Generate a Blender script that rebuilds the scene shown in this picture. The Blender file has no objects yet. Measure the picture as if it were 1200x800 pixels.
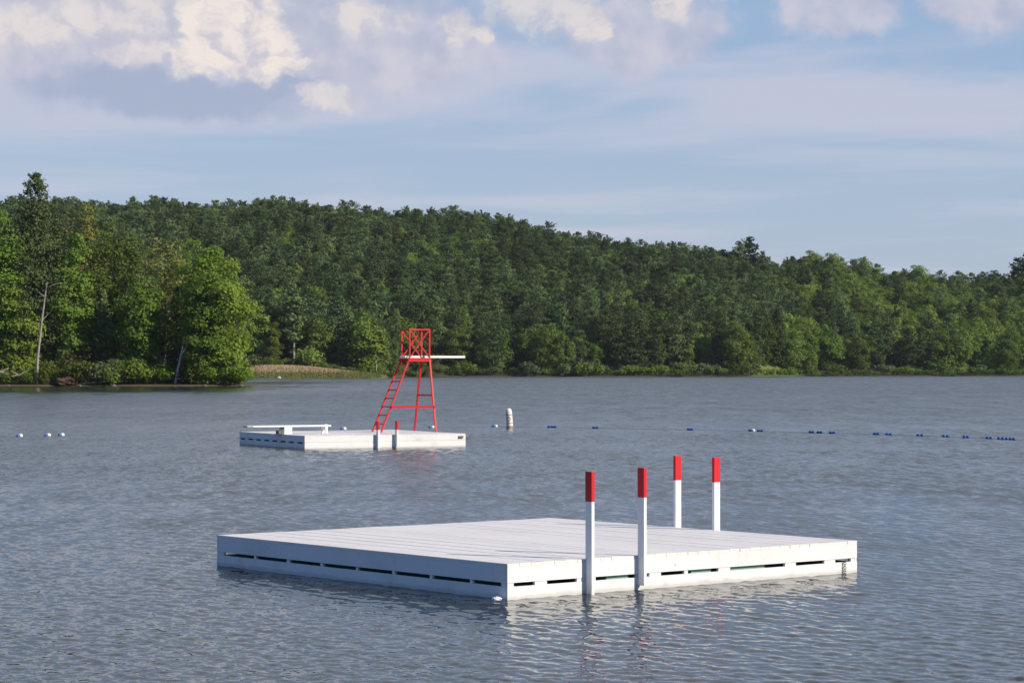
import bpy, bmesh, math, random
import numpy as np
from mathutils import Vector, Matrix
R = math.radians
SC = bpy.context.scene
COL = SC.collection

# ------------------------------------------------------------------ camera
F, HOR, CAMH = 2810.0, 432.0, 3.0           # focal length and horizon in photo pixels, eye height in m
cd = bpy.data.cameras.new('camera')
cam = bpy.data.objects.new('camera', cd); COL.objects.link(cam)
cd.sensor_width = 36.0; cd.lens = 36.0*F/1200.0
cd.clip_start = 0.5; cd.clip_end = 6000
cam.location = (0, 0, CAMH)
cam.rotation_euler = (R(90)+math.atan((HOR-400)/F), 0, 0)
SC.camera = cam

# ------------------------------------------------------------------ sun, exposure
SUN_EL, SUN_AZ = R(29), R(114)              # azimuth clockwise from +Y (the view direction)
to_sun = Vector((math.sin(SUN_AZ)*math.cos(SUN_EL), math.cos(SUN_AZ)*math.cos(SUN_EL), math.sin(SUN_EL)))
ld = bpy.data.lights.new('sun', 'SUN'); ld.energy = 4.9; ld.angle = R(0.5); ld.color = (1.0, 0.90, 0.76)
so = bpy.data.objects.new('sun', ld); COL.objects.link(so)
so.rotation_euler = to_sun.to_track_quat('Z', 'Y').to_euler(); so.location = (60, -20, 60)
SC.view_settings.view_transform = 'Standard'; SC.view_settings.look = 'None'
SC.view_settings.exposure = 0.12; SC.view_settings.gamma = 1.0; SC.view_settings.use_curve_mapping = False
SC.cycles.use_denoising = True
SC.cycles.max_bounces = 6; SC.cycles.diffuse_bounces = 3; SC.cycles.glossy_bounces = 3
SC.cycles.transparent_max_bounces = 4; SC.cycles.transmission_bounces = 3
SC.cycles.caustics_reflective = False; SC.cycles.caustics_refractive = False
SC.cycles.sample_clamp_indirect = 6

# ------------------------------------------------------------------ node helper
class NT:
    def __init__(s, nt): s.t = nt; s.L = nt.links
    def n(s, kind, **kw):
        o = s.t.nodes.new(kind)
        for k, v in kw.items(): setattr(o, k, v)
        return o
    def put(s, sock, v):
        if isinstance(v, bpy.types.NodeSocket): s.L.new(v, sock)
        elif v is not None: sock.default_value = v
    def m(s, op, a, b=None, c=None, clamp=False):
        o = s.n('ShaderNodeMath', operation=op, use_clamp=clamp)
        for i, v in enumerate((a, b, c)): s.put(o.inputs[i], v)
        return o.outputs[0]
    def v(s, op, a, b=None, scale=None):
        o = s.n('ShaderNodeVectorMath', operation=op)
        s.put(o.inputs[0], a)
        if b is not None: s.put(o.inputs[1], b)
        if scale is not None: s.put(o.inputs['Scale'], scale)
        return o.outputs['Value'] if op in ('LENGTH', 'DOT_PRODUCT', 'DISTANCE') else o.outputs[0]
    def noise(s, vec, scale, detail=4, rough=.55, dist=0, out='Fac', dims='3D'):
        o = s.n('ShaderNodeTexNoise', noise_dimensions=dims)
        s.put(o.inputs['Vector'], vec); s.put(o.inputs['Scale'], scale)
        o.inputs['Detail'].default_value = detail; o.inputs['Roughness'].default_value = rough
        o.inputs['Distortion'].default_value = dist
        return o.outputs[out]
    def ss(s, x, a, b, lo=0.0, hi=1.0):
        o = s.n('ShaderNodeMapRange', interpolation_type='SMOOTHSTEP')
        s.put(o.inputs[0], x)
        for i, val in zip((1, 2, 3, 4), (a, b, lo, hi)): s.put(o.inputs[i], val)
        return o.outputs[0]
    def mix(s, f, a, b):
        o = s.n('ShaderNodeMix', data_type='RGBA')
        s.put(o.inputs[0], f)
        for i, val in ((6, a), (7, b)):
            s.put(o.inputs[i], (*val, 1.0) if isinstance(val, tuple) and len(val) == 3 else val)
        return o.outputs[2]
    def comb(s, x, y, z=0.0):
        o = s.n('ShaderNodeCombineXYZ')
        for i, val in enumerate((x, y, z)): s.put(o.inputs[i], val)
        return o.outputs[0]
    def sep(s, vec):
        o = s.n('ShaderNodeSeparateXYZ'); s.put(o.inputs[0], vec); return o.outputs

def lin(r, g, b):
    f = lambda c: (c/255/12.92) if c <= 10.3 else ((c/255+.055)/1.055)**2.4
    return (f(r), f(g), f(b))

# ------------------------------------------------------------------ world: Nishita sky with cloud layers
SKY_STR = 0.10
def build_world():
    w = bpy.data.worlds.new('World'); SC.world = w; w.use_nodes = True
    nt = w.node_tree; nt.nodes.clear(); T = NT(nt)
    out = T.n('ShaderNodeOutputWorld'); bg = T.n('ShaderNodeBackground'); bg.inputs['Strength'].default_value = SKY_STR
    nt.links.new(bg.outputs[0], out.inputs[0])
    sky = T.n('ShaderNodeTexSky', sky_type='NISHITA', sun_disc=False)
    sky.sun_elevation = SUN_EL; sky.sun_rotation = SUN_AZ
    sky.altitude = 100; sky.air_density = 1.0; sky.dust_density = 1.0; sky.ozone_density = 2.0
    d = T.n('ShaderNodeTexCoord').outputs['Generated']
    dn = T.v('NORMALIZE', d)
    x, y, z = T.sep(dn)
    X = T.m('MULTIPLY', T.m('ARCTAN2', x, y), 28.1)           # 1 unit = 2 degrees
    Y = T.m('MULTIPLY', T.m('ARCSINE', z), 28.1)
    P = T.comb(X, Y, 0.0)
    c = lambda r, g, b, k=1.0: tuple(v*k/SKY_STR for v in lin(r, g, b))
    base = T.mix(0.72, sky.outputs[0], T.mix(T.ss(Y, -.5, 6.5), c(173, 188, 212), c(140, 172, 213)))
    # thin stratus streaks, stretched along the horizon
    ps = T.v('MULTIPLY', P, (0.16, 1.0, 1.0))
    s1 = T.noise(T.v('ADD', ps, (3.1, 0.4, 0)), 0.75, 6, .55, .5)
    s2 = T.noise(T.v('MULTIPLY', P, (0.10, .9, 1)), 2.0, 5, .6, .2)
    sm = T.m('ADD', T.m('MULTIPLY', s1, .75), T.m('MULTIPLY', s2, .25))
    band = T.m('MULTIPLY', T.ss(Y, 2.4, 3.0), T.ss(Y, 4.4, 3.2, .30, 1.0))
    thr = T.m('SUBTRACT', .60, T.m('MULTIPLY', band, T.ss(X, 5.5, -1.0, .13, .22)))
    st = T.ss(T.m('SUBTRACT', sm, thr), -.07, .11)
    st = T.m('MULTIPLY', st, .92)
    col = T.mix(st, base, c(187, 192, 211))
    s3 = T.noise(T.v('MULTIPLY', P, (.085, 1.5, 1)), 1.6, 5, .6, .3)
    low = T.m('MULTIPLY', T.ss(Y, 3.4, 1.6), T.ss(s3, .44, .64))
    col = T.mix(T.m('MULTIPLY', low, .75), col, c(193, 197, 213))
    # warped coordinates for the billowing cumulus
    wn = T.noise(P, 1.5, 5, .6, 0, 'Color')
    wp = T.v('ADD', P, T.v('MULTIPLY', T.v('SUBTRACT', wn, (.5, .5, .5)), (1.0, .75, 0)))
    wp2 = T.v('ADD', P, T.v('MULTIPLY', T.v('SUBTRACT', wn, (.5, .5, .5)), (1.5, .55, 0)))
    def lobes(vec, lst):
        acc = None
        for (px, py, rx, ry) in lst:
            q = T.v('MULTIPLY', T.v('SUBTRACT', vec, ((px-600)/100, (432-py)/100, 0)), (100/rx, 100/ry, 0))
            v_ = T.m('SUBTRACT', 1.0, T.v('LENGTH', q))
            acc = v_ if acc is None else T.m('SMOOTH_MAX', acc, v_, .15)
        return acc
    f1 = T.noise(P, 1.1, 6, .52)
    f1b = T.noise(T.v('ADD', P, (.16, .10, 0)), 1.1, 6, .52)
    relief = T.m('SUBTRACT', f1, f1b)
    fine = T.noise(P, 2.6, 6, .55)
    G = lobes(wp2, [(430, 48, 185, 78), (60, 45, 190, 75), (755, 38, 115, 58), (985, 12, 95, 42), (1170, 12, 95, 50),
                    (240, 20, 210, 60)])
    g = T.ss(T.m('ADD', G, T.m('MULTIPLY', T.m('SUBTRACT', f1, .5), .55)), -.06, .42)
    gcol = T.mix(T.ss(T.m('ADD', T.m('MULTIPLY', relief, 1.1), T.m('MULTIPLY', f1, .6)), .08, .55), c(174, 179, 201), c(202, 200, 211))
    col = T.mix(T.m('MULTIPLY', g, .86), col, gcol)
    Bs = lobes(wp2, [(220, 122, 185, 30), (130, 105, 120, 30), (330, 110, 80, 16)])
    bsm = T.ss(T.m('ADD', Bs, T.m('MULTIPLY', T.m('SUBTRACT', f1, .5), .5)), .0, .55)
    col = T.mix(T.m('MULTIPLY', bsm, .85), col, c(158, 170, 196))
    A = lobes(wp, [(276, 40, 74, 66), (232, 76, 52, 32), (322, 84, 52, 24)])
    A2 = lobes(wp2, [(130, 22, 110, 46), (45, 40, 90, 36), (150, 68, 46, 20), (383, 119, 44, 15), (690, 42, 26, 16), (540, 34, 26, 24), (430, 26, 50, 26), (640, 8, 78, 52), (797, 4, 30, 30)])
    bil = T.noise(wp, 2.2, 6, .58); bil2 = T.noise(T.v('ADD', wp, (.10, .07, 0)), 2.2, 6, .58)
    brel = T.m('SUBTRACT', bil, bil2)
    df = T.m('MULTIPLY', T.m('SUBTRACT', bil, .5), .75)
    a = T.m('MULTIPLY', T.ss(T.m('ADD', A, df), -.12, .42), .92)
    a = T.m('MULTIPLY', a, T.ss(T.m('ADD', Y, T.m('MULTIPLY', T.m('SUBTRACT', bil, .5), .5)), 3.16, 3.50))
    a2 = T.m('MULTIPLY', T.ss(T.m('ADD', A2, df), -.10, .55), .74)
    lit = T.m('ADD', T.m('MULTIPLY', brel, 3.2), T.m('ADD', T.m('MULTIPLY', relief, 2.2), T.m('ADD', T.m('MULTIPLY', A, .45), T.m('MULTIPLY', T.m('SUBTRACT', Y, 3.75), .28))))
    lit2 = T.m('ADD', T.m('MULTIPLY', relief, 2.0), T.m('ADD', T.m('MULTIPLY', brel, 2.6), T.m('MULTIPLY', A2, .3)))
    col = T.mix(a2, col, T.mix(T.ss(lit2, -.35, .5), c(192, 191, 204), c(226, 217, 212)))
    col = T.mix(a, col, T.mix(T.ss(lit, -.30, .62), c(196, 194, 205), c(236, 225, 217)))
    # above the part of the sky in view: thin broken cloud; to the sides and behind: clear deep blue
    hi = T.mix(T.ss(T.noise(P, .16, 5, .6), .66, .40), c(185, 189, 199), T.mix(T.ss(Y, 10, 30), c(168, 175, 189), c(84, 108, 148)))
    col = T.mix(T.m('MULTIPLY', T.ss(Y, 4.6, 9.0), .93), col, hi)
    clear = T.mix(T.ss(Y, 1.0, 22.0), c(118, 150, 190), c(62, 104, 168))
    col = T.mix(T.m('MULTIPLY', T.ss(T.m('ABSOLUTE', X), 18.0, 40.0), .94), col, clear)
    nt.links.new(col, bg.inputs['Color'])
build_world()

# ------------------------------------------------------------------ scene helpers
def mesh_np(name, v, faces, k=4, mats=(), midx=None, smooth=False):
    """v (n,3) floats, faces (m,k) ints"""
    me = bpy.data.meshes.new(name)
    v = np.asarray(v, np.float32); faces = np.asarray(faces, np.int32)
    me.vertices.add(len(v)); me.vertices.foreach_set('co', v.ravel())
    me.loops.add(faces.size); me.loops.foreach_set('vertex_index', faces.ravel())
    me.polygons.add(len(faces)); me.polygons.foreach_set('loop_start', np.arange(0, faces.size, k, dtype=np.int32))
    for m_ in mats: me.materials.append(m_)
    if midx is not None: me.polygons.foreach_set('material_index', np.asarray(midx, np.int32))
    me.polygons.foreach_set('use_smooth', np.full(len(faces), smooth, bool))
    me.update(calc_edges=True)
    return me
def link(name, me, parent=None):
    o = bpy.data.objects.new(name, me); COL.objects.link(o)
    if parent: o.parent = parent
    return o
def tag(o, label=None, cat=None, group=None, kind=None):
    for k, v in (('label', label), ('category', cat), ('group', group), ('kind', kind)):
        if v: o[k] = v
    return o
def thing(name, label, cat, loc=(0, 0, 0), rz=0.0, group=None):
    o = bpy.data.objects.new(name, None); COL.objects.link(o); o.empty_display_size = .2
    o.location = loc; o.rotation_euler = (0, 0, rz)
    return tag(o, label, cat, group)

class MB:
    """collects boxes, bars, tubes; builds ONE mesh object"""
    def __init__(s): s.bm = bmesh.new()
    def box(s, x0, x1, y0, y1, z0, z1, bev=0.0):
        r = bmesh.ops.create_cube(s.bm, size=1.0)
        vs = r['verts']
        for v in vs:
            v.co = Vector((x0+(v.co.x+.5)*(x1-x0), y0+(v.co.y+.5)*(y1-y0), z0+(v.co.z+.5)*(z1-z0)))
        if bev: s.bev(vs, bev)
        return s
    def bev(s, vs, b):
        es = list({e for v in vs for e in v.link_edges})
        bmesh.ops.bevel(s.bm, geom=es, offset=b, segments=2, profile=.7, affect='EDGES', clamp_overlap=True)
    def bar(s, a, b, w, h=None, up=(0, 0, 1), bev=0.0):
        a, b = Vector(a), Vector(b); h = h or w
        z = (b-a).normalized(); u = Vector(up)
        if abs(z.dot(u)) > .98: u = Vector((1, 0, 0))
        x = u.cross(z).normalized(); y = z.cross(x)
        r = bmesh.ops.create_cube(s.bm, size=1.0)
        L = (b-a).length; mid = (a+b)/2
        for v in r['verts']: v.co = mid + x*(v.co.x*w) + y*(v.co.y*h) + z*(v.co.z*L)
        if bev: s.bev(r['verts'], bev)
        return s
    def tube(s, pts, rad, seg=10, caps=True):
        pts = [Vector(p) for p in pts]; n = len(pts)
        rad = rad if isinstance(rad, (list, tuple)) else [rad]*n
        rings = []; ref = None
        for i, p in enumerate(pts):
            t = (pts[min(i+1, n-1)]-pts[max(i-1, 0)]).normalized()
            if ref is None: ref = Vector((0, 0, 1)) if abs(t.z) < .9 else Vector((1, 0, 0))
            x = ref.cross(t).normalized(); y = t.cross(x); ref = y if False else ref
            rings.append([s.bm.verts.new(p + (x*math.cos(q)+y*math.sin(q))*rad[i]) for q in [2*math.pi*k/seg for k in range(seg)]])
        for a, b in zip(rings, rings[1:]):
            for k in range(seg):
                f = s.bm.faces.new((a[k], a[(k+1) % seg], b[(k+1) % seg], b[k])); f.smooth = True
        if caps:
            s.bm.faces.new(list(reversed(rings[0]))); s.bm.faces.new(rings[-1])
        return s
    def lathe(s, prof, seg=20, c=(0, 0, 0)):
        rings = []
        for (r_, z_) in prof:
            rings.append([s.bm.verts.new((c[0]+r_*math.cos(2*math.pi*k/seg), c[1]+r_*math.sin(2*math.pi*k/seg), c[2]+z_)) for k in range(seg)])
        for a, b in zip(rings, rings[1:]):
            for k in range(seg):
                f = s.bm.faces.new((a[k], a[(k+1) % seg], b[(k+1) % seg], b[k])); f.smooth = True
        s.bm.faces.new(list(reversed(rings[0]))); s.bm.faces.new(rings[-1])
        return s
    def mesh(s, name, mat):
        bmesh.ops.recalc_face_normals(s.bm, faces=s.bm.faces)
        me = bpy.data.meshes.new(name); s.bm.to_mesh(me); s.bm.free()
        for m_ in (mat if isinstance(mat, (list, tuple)) else [mat]): me.materials.append(m_)
        return me
    def build(s, name, mat, parent=None): return link(name, s.mesh(name, mat), parent)

# ------------------------------------------------------------------ materials
def new_mat(name):
    m = bpy.data.materials.new(name); m.use_nodes = True
    m.node_tree.nodes.clear(); T = NT(m.node_tree)
    out = T.n('ShaderNodeOutputMaterial')
    return m, T, out
def principled(T, out, base, rough=.6, spec=.4, normal=None):
    b = T.n('ShaderNodeBsdfPrincipled')
    T.put(b.inputs['Base Color'], (*base, 1) if isinstance(base, tuple) and len(base) == 3 else base)
    T.put(b.inputs['Roughness'], rough); T.put(b.inputs['Specular IOR Level'], spec)
    if normal is not None: T.put(b.inputs['Normal'], normal)
    T.L.new(b.outputs[0], out.inputs[0]); return b
def bump(T, h, strength=.3, dist=.01):
    b = T.n('ShaderNodeBump'); b.inputs['Strength'].default_value = strength; b.inputs['Distance'].default_value = dist
    T.put(b.inputs['Height'], h); return b.outputs[0]

def mat_paint(name, base, dirt, worn=.35, grain=(1, 1, 1), rough=.55):
    m, T, out = new_mat(name)
    o = T.n('ShaderNodeTexCoord').outputs['Object']
    og = T.v('MULTIPLY', o, grain)
    n1 = T.noise(og, 1.6, 6, .65); n2 = T.noise(og, 14, 5, .7); n3 = T.noise(o, .7, 3)
    k = T.m('MULTIPLY', T.ss(T.m('ADD', T.m('MULTIPLY', n1, .6), T.m('MULTIPLY', n2, .4)), .50, .72), worn)
    c1 = T.mix(k, base, dirt)
    c2 = T.mix(T.m('MULTIPLY', T.ss(n3, .45, .7), .25), c1, tuple(.5*a+.5*b for a, b in zip(base, dirt)))
    chip = T.m('MULTIPLY', T.ss(T.noise(og, 9, 4, .6), .70, .74), .8)
    c3 = T.mix(chip, c2, tuple(v*.55 for v in dirt))
    principled(T, out, c3, rough, .35, bump(T, T.m('ADD', n2, T.m('MULTIPLY', n1, .4)), .25, .004))
    return m
WHITE = mat_paint('white_paint', (.80, .80, .79), (.46, .45, .42), .45)
DECKW = mat_paint('deck_paint', (.83, .79, .745), (.46, .43, .39), .6, (6, .5, 1))
def mat_skirt():
    m, T, out = new_mat('skirt_paint')
    o = T.n('ShaderNodeTexCoord').outputs['Object']; z = T.sep(o)[2]
    n = T.noise(T.v('MULTIPLY', o, (1, 1, .3)), 5.0, 5, .65); n2 = T.noise(o, 1.2, 5, .6)
    st = T.ss(T.m('ADD', z, T.m('MULTIPLY', n, -.09)), .035, -.03)
    c = T.mix(T.m('MULTIPLY', T.ss(n2, .5, .7), .4), (.80, .80, .79), (.46, .45, .42))
    principled(T, out, T.mix(T.m('MULTIPLY', st, .35), c, (.24, .23, .16)), .55, .35, bump(T, n, .2, .004)); return m
SKIRT = mat_skirt()
RED = mat_paint('red_paint', (.62, .016, .022), (.36, .018, .018), .5, rough=.5)
DARKIN = mat_paint('dark_wood', (.05, .045, .04), (.03, .028, .025), .5)
TEAL = mat_paint('teal_float', (.22, .40, .34), (.10, .2, .17), .5)
GREYM = mat_paint('grey_metal', (.16, .16, .16), (.10, .07, .05), .6)
BLUEF = mat_paint('blue_plastic', (.05, .14, .40), (.04, .08, .2), .3, rough=.4)
WHITEF = mat_paint('white_plastic', (.78, .79, .80), (.5, .5, .48), .3, rough=.4)
ORANGE = mat_paint('orange_mark', (.74, .27, .11), (.5, .22, .12), .4)
BUOYW = mat_paint('buoy_white', (.80, .78, .71), (.5, .46, .36), .3, rough=.45)
ALGAE = mat_paint('algae_film', (.30, .27, .12), (.14, .14, .06), .6)
ROPEM = mat_paint('rope_fibre', (.10, .12, .13), (.06, .06, .06), .5)

def mat_bark(name, a, b):
    m, T, out = new_mat(name)
    o = T.n('ShaderNodeTexCoord').outputs['Object']
    n = T.noise(T.v('MULTIPLY', o, (3, 3, .7)), 2.5, 6, .7)
    principled(T, out, T.mix(T.ss(n, .35, .65), a, b), .9, .1, bump(T, n, .8, .05)); return m
BARK = mat_bark('bark_grey_brown', (.055, .045, .036), (.17, .145, .12))
BARKP = mat_bark('bark_pale', (.20, .18, .15), (.42, .39, .34))
BARKW = mat_bark('bark_white', (.36, .34, .30), (.66, .64, .60))
EARTH = mat_bark('bare_earth', (.07, .045, .03), (.17, .10, .065))
LOGM = mat_bark('log_grey', (.06, .05, .04), (.14, .12, .10))
DRIFT = mat_bark('driftwood', (.32, .24, .17), (.52, .42, .32))
STONE = mat_bark('shore_stone', (.12, .11, .10), (.26, .25, .22))

def mat_leaf(name, a, b, var=.25, trans=.30):
    m, T, out = new_mat(name)
    oi = T.n('ShaderNodeObjectInfo')
    o = T.n('ShaderNodeTexCoord').outputs['Object']
    nb = T.noise(T.v('ADD', o, T.comb(T.m('MULTIPLY', oi.outputs['Random'], 90.0), 0.0, 0.0)), .35, 3, .6)
    nf = T.noise(o, 3.0, 2, .6)
    k = T.m('ADD', T.m('MULTIPLY', T.m('SUBTRACT', nb, .5), 2.2), T.m('ADD', T.m('MULTIPLY', T.m('SUBTRACT', nf, .5), .9), T.m('MULTIPLY', oi.outputs['Random'], .9)), clamp=True)
    c = T.mix(k, a, b)
    hsv = T.n('ShaderNodeHueSaturation')
    r2 = T.m('FRACT', T.m('MULTIPLY', oi.outputs['Random'], 17.31))
    T.put(hsv.inputs['Value'], T.m('ADD', 1-var*.6, T.m('MULTIPLY', r2, var*1.6)))
    T.put(hsv.inputs['Hue'], T.m('ADD', .49, T.m('MULTIPLY', T.m('FRACT', T.m('MULTIPLY', oi.outputs['Random'], 7.77)), .022)))
    T.put(hsv.inputs['Color'], c)
    df = T.n('ShaderNodeBsdfDiffuse'); tr = T.n('ShaderNodeBsdfTranslucent'); mx = T.n('ShaderNodeMixShader')
    T.L.new(hsv.outputs[0], df.inputs[0])
    tc = T.mix(1.0, (0, 0, 0), hsv.outputs[0])
    T.L.new(tc, tr.inputs[0]); mx.inputs[0].default_value = trans
    T.L.new(df.outputs[0], mx.inputs[1]); T.L.new(tr.outputs[0], mx.inputs[2]); T.L.new(mx.outputs[0], out.inputs[0])
    return m
LEAF = {
 'pine':   mat_leaf('pine_needles', (.066, .104, .042), (.118, .158, .056), .75, .2),
 'wood':   mat_leaf('woodland_leaves', (.108, .170, .036), (.190, .250, .056), .55, .33),
 'bright': mat_leaf('bright_leaves', (.175, .275, .040), (.255, .350, .060), .12, .42),
 'mid':    mat_leaf('green_leaves', (.140, .220, .038), (.205, .280, .054), .2, .38),
 'olive':  mat_leaf('olive_leaves', (.100, .142, .030), (.155, .195, .045), .2),
 'yellow': mat_leaf('yellow_leaves', (.200, .215, .058), (.275, .275, .085), .2, .35),
 'brown':  mat_leaf('dry_leaves', (.080, .066, .040), (.135, .110, .066), .3),
 'pale':   mat_leaf('pale_leaves', (.100, .145, .058), (.155, .200, .085), .2),
}

# ------------------------------------------------------------------ layout helpers
def X_at(px, d): return (px-600)/F*d
def Z_at(py, d): return CAMH + (HOR-py)/F*d
def interp(x, xs, ys): return np.interp(x, xs, ys)
SHORE_PX = [-400, 285, 440, 452, 470, 880, 935, 1200, 1600]
SHORE_D = [690, 700, 700, 760, 925, 940, 985, 1010, 1040]
WOOD_D = [760, 765, 775, 800, 932, 948, 1000, 1018, 1050]
RIDGE_PX = [-500, -100, 65, 130, 180, 250, 300, 350, 420, 500, 560, 600, 650, 700, 750, 800, 840, 900, 940, 980, 1040, 1110, 1160, 1200, 1300, 1700]
RIDGE_PY = [236, 234, 233, 237, 233, 238, 236, 240, 244, 247, 247, 254, 268, 277, 284, 288, 294, 305, 299, 302, 311, 319, 321, 311, 300, 300]
HILL_PX = [-400, 300, 440, 560, 880, 935, 1200, 1600]
HILL_D = [860, 865, 890, 945, 952, 1000, 1022, 1050]
RIDGE_R = 1250.0
def px_of(x, y): return 600 + F*x/np.maximum(y, 1.0)
def smooth(t): t = np.clip(t, 0, 1); return t*t*(3-2*t)
def terrain_z(x, y):
    x = np.asarray(x, float); y = np.asarray(y, float)
    px = px_of(x, y)
    ds = interp(px, SHORE_PX, SHORE_D); dw = interp(px, SHORE_PX, WOOD_D)
    wob = 2.5*np.sin(x*.11)+1.6*np.sin(x*.31+1.0)
    ds = ds + wob
    H = (HOR-interp(px, RIDGE_PX, RIDGE_PY))/F*RIDGE_R + CAMH - 19.0
    dh = interp(px, HILL_PX, HILL_D); t = (y-dh)/(RIDGE_R-dh)
    hill = H*np.where(t < 1, np.clip(t, 0, 1)**.92, np.clip(1-(t-1)*.25, .2, 1))
    grass = smooth((455-px)/14)                    # the low meadow bank left of the tower
    bank = 0.35*smooth((y-ds)/3) + (.9+grass*2.5*smooth((px-270)/40)*smooth((452-px)/120))*smooth((y-ds-2)/(26+30*grass))
    z = np.where(y > ds, bank+hill, -np.clip((ds-y)*.15, 0, 2.5))
    z = z + np.where(y > dw, .7*np.sin(x*.05)*np.sin(y*.043), 0)
    # wooded point on the near left
    e = np.minimum((-45.2+.7*np.sin(y*.2)-(y-411)*.13 - x), (y-409.5-.9*np.sin(x*.23)-.5*np.sin(x*.71)))
    pt = np.where(e > 0, .32*smooth(e/1.5)+1.1*smooth((e-2)/16)+1.8*smooth((e-14)/40), -2.5*smooth(-e/4))
    return np.where((e > -4) & (y < 640), np.maximum(z, pt), z)

# ------------------------------------------------------------------ ground
def mat_ground():
    m, T, out = new_mat('forest_floor')
    g = T.n('ShaderNodeNewGeometry').outputs['Position']
    n = T.noise(g, .25, 6, .65); n2 = T.noise(T.v('MULTIPLY', g, (1, .4, 1)), 1.3, 5, .7)
    x, y, z = T.sep(g)
    floor = T.mix(n, (.035, .035, .018), (.075, .075, .03))
    shore = T.mix(n2, (.06, .055, .03), (.15, .13, .085))
    c = T.mix(T.ss(T.m('ADD', z, T.m('MULTIPLY', n2, .5)), .75, .35), floor, shore)
    # meadow: green at the water's edge, tan hay above
    tan = T.mix(n2, (.22, .17, .085), (.36, .28, .15)); grn = T.mix(n2, (.07, .095, .028), (.14, .15, .05))
    mead = T.mix(T.ss(T.m('ADD', z, T.m('MULTIPLY', n, .9)), 1.6, 2.5), grn, tan)
    slope = T.m('DIVIDE', x, y)
    inm = T.m('MULTIPLY', T.m('MULTIPLY', T.ss(slope, -.128, -.118), T.ss(slope, -.046, -.052)), T.m('MULTIPLY', T.ss(y, 690, 698), T.ss(y, 800, 770)))
    c = T.mix(inm, c, mead)
    # mown strip at the water's edge on the far right
    lawn = T.m('MULTIPLY', T.m('MULTIPLY', T.ss(slope, .098, .102), T.ss(slope, .123, .118)), T.ss(y, 1010, 1000))
    c = T.mix(lawn, c, T.mix(n2, (.10, .15, .035), (.16, .19, .05)))
    principled(T, out, c, .95, .1); return m
def build_ground():
    ts = np.unique(np.concatenate([np.linspace(-.7, -.26, 30), np.linspace(-.26, .26, 420), np.linspace(.26, .7, 30)]))
    ys = np.concatenate([np.linspace(6, 395, 20), np.linspace(400, 480, 110), np.linspace(485, 680, 30), np.linspace(684, 800, 60), np.linspace(806, 905, 14),
                         np.linspace(910, 1060, 80), np.linspace(1070, 1500, 40), np.linspace(1550, 2200, 6)])
    YY, TT = np.meshgrid(ys, ts, indexing='ij'); XX = YY*TT
    Z = terrain_z(XX, YY)
    nr, nc = XX.shape; idx = np.arange(nr*nc).reshape(nr, nc)
    q = np.stack([idx[:-1, :-1], idx[:-1, 1:], idx[1:, 1:], idx[1:, :-1]], -1).reshape(-1, 4)
    tag(link('ground', mesh_np('ground', np.stack([XX, YY, Z], -1).reshape(-1, 3), q, 4, [mat_ground()], smooth=True)), kind='structure')
build_ground()

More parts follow.
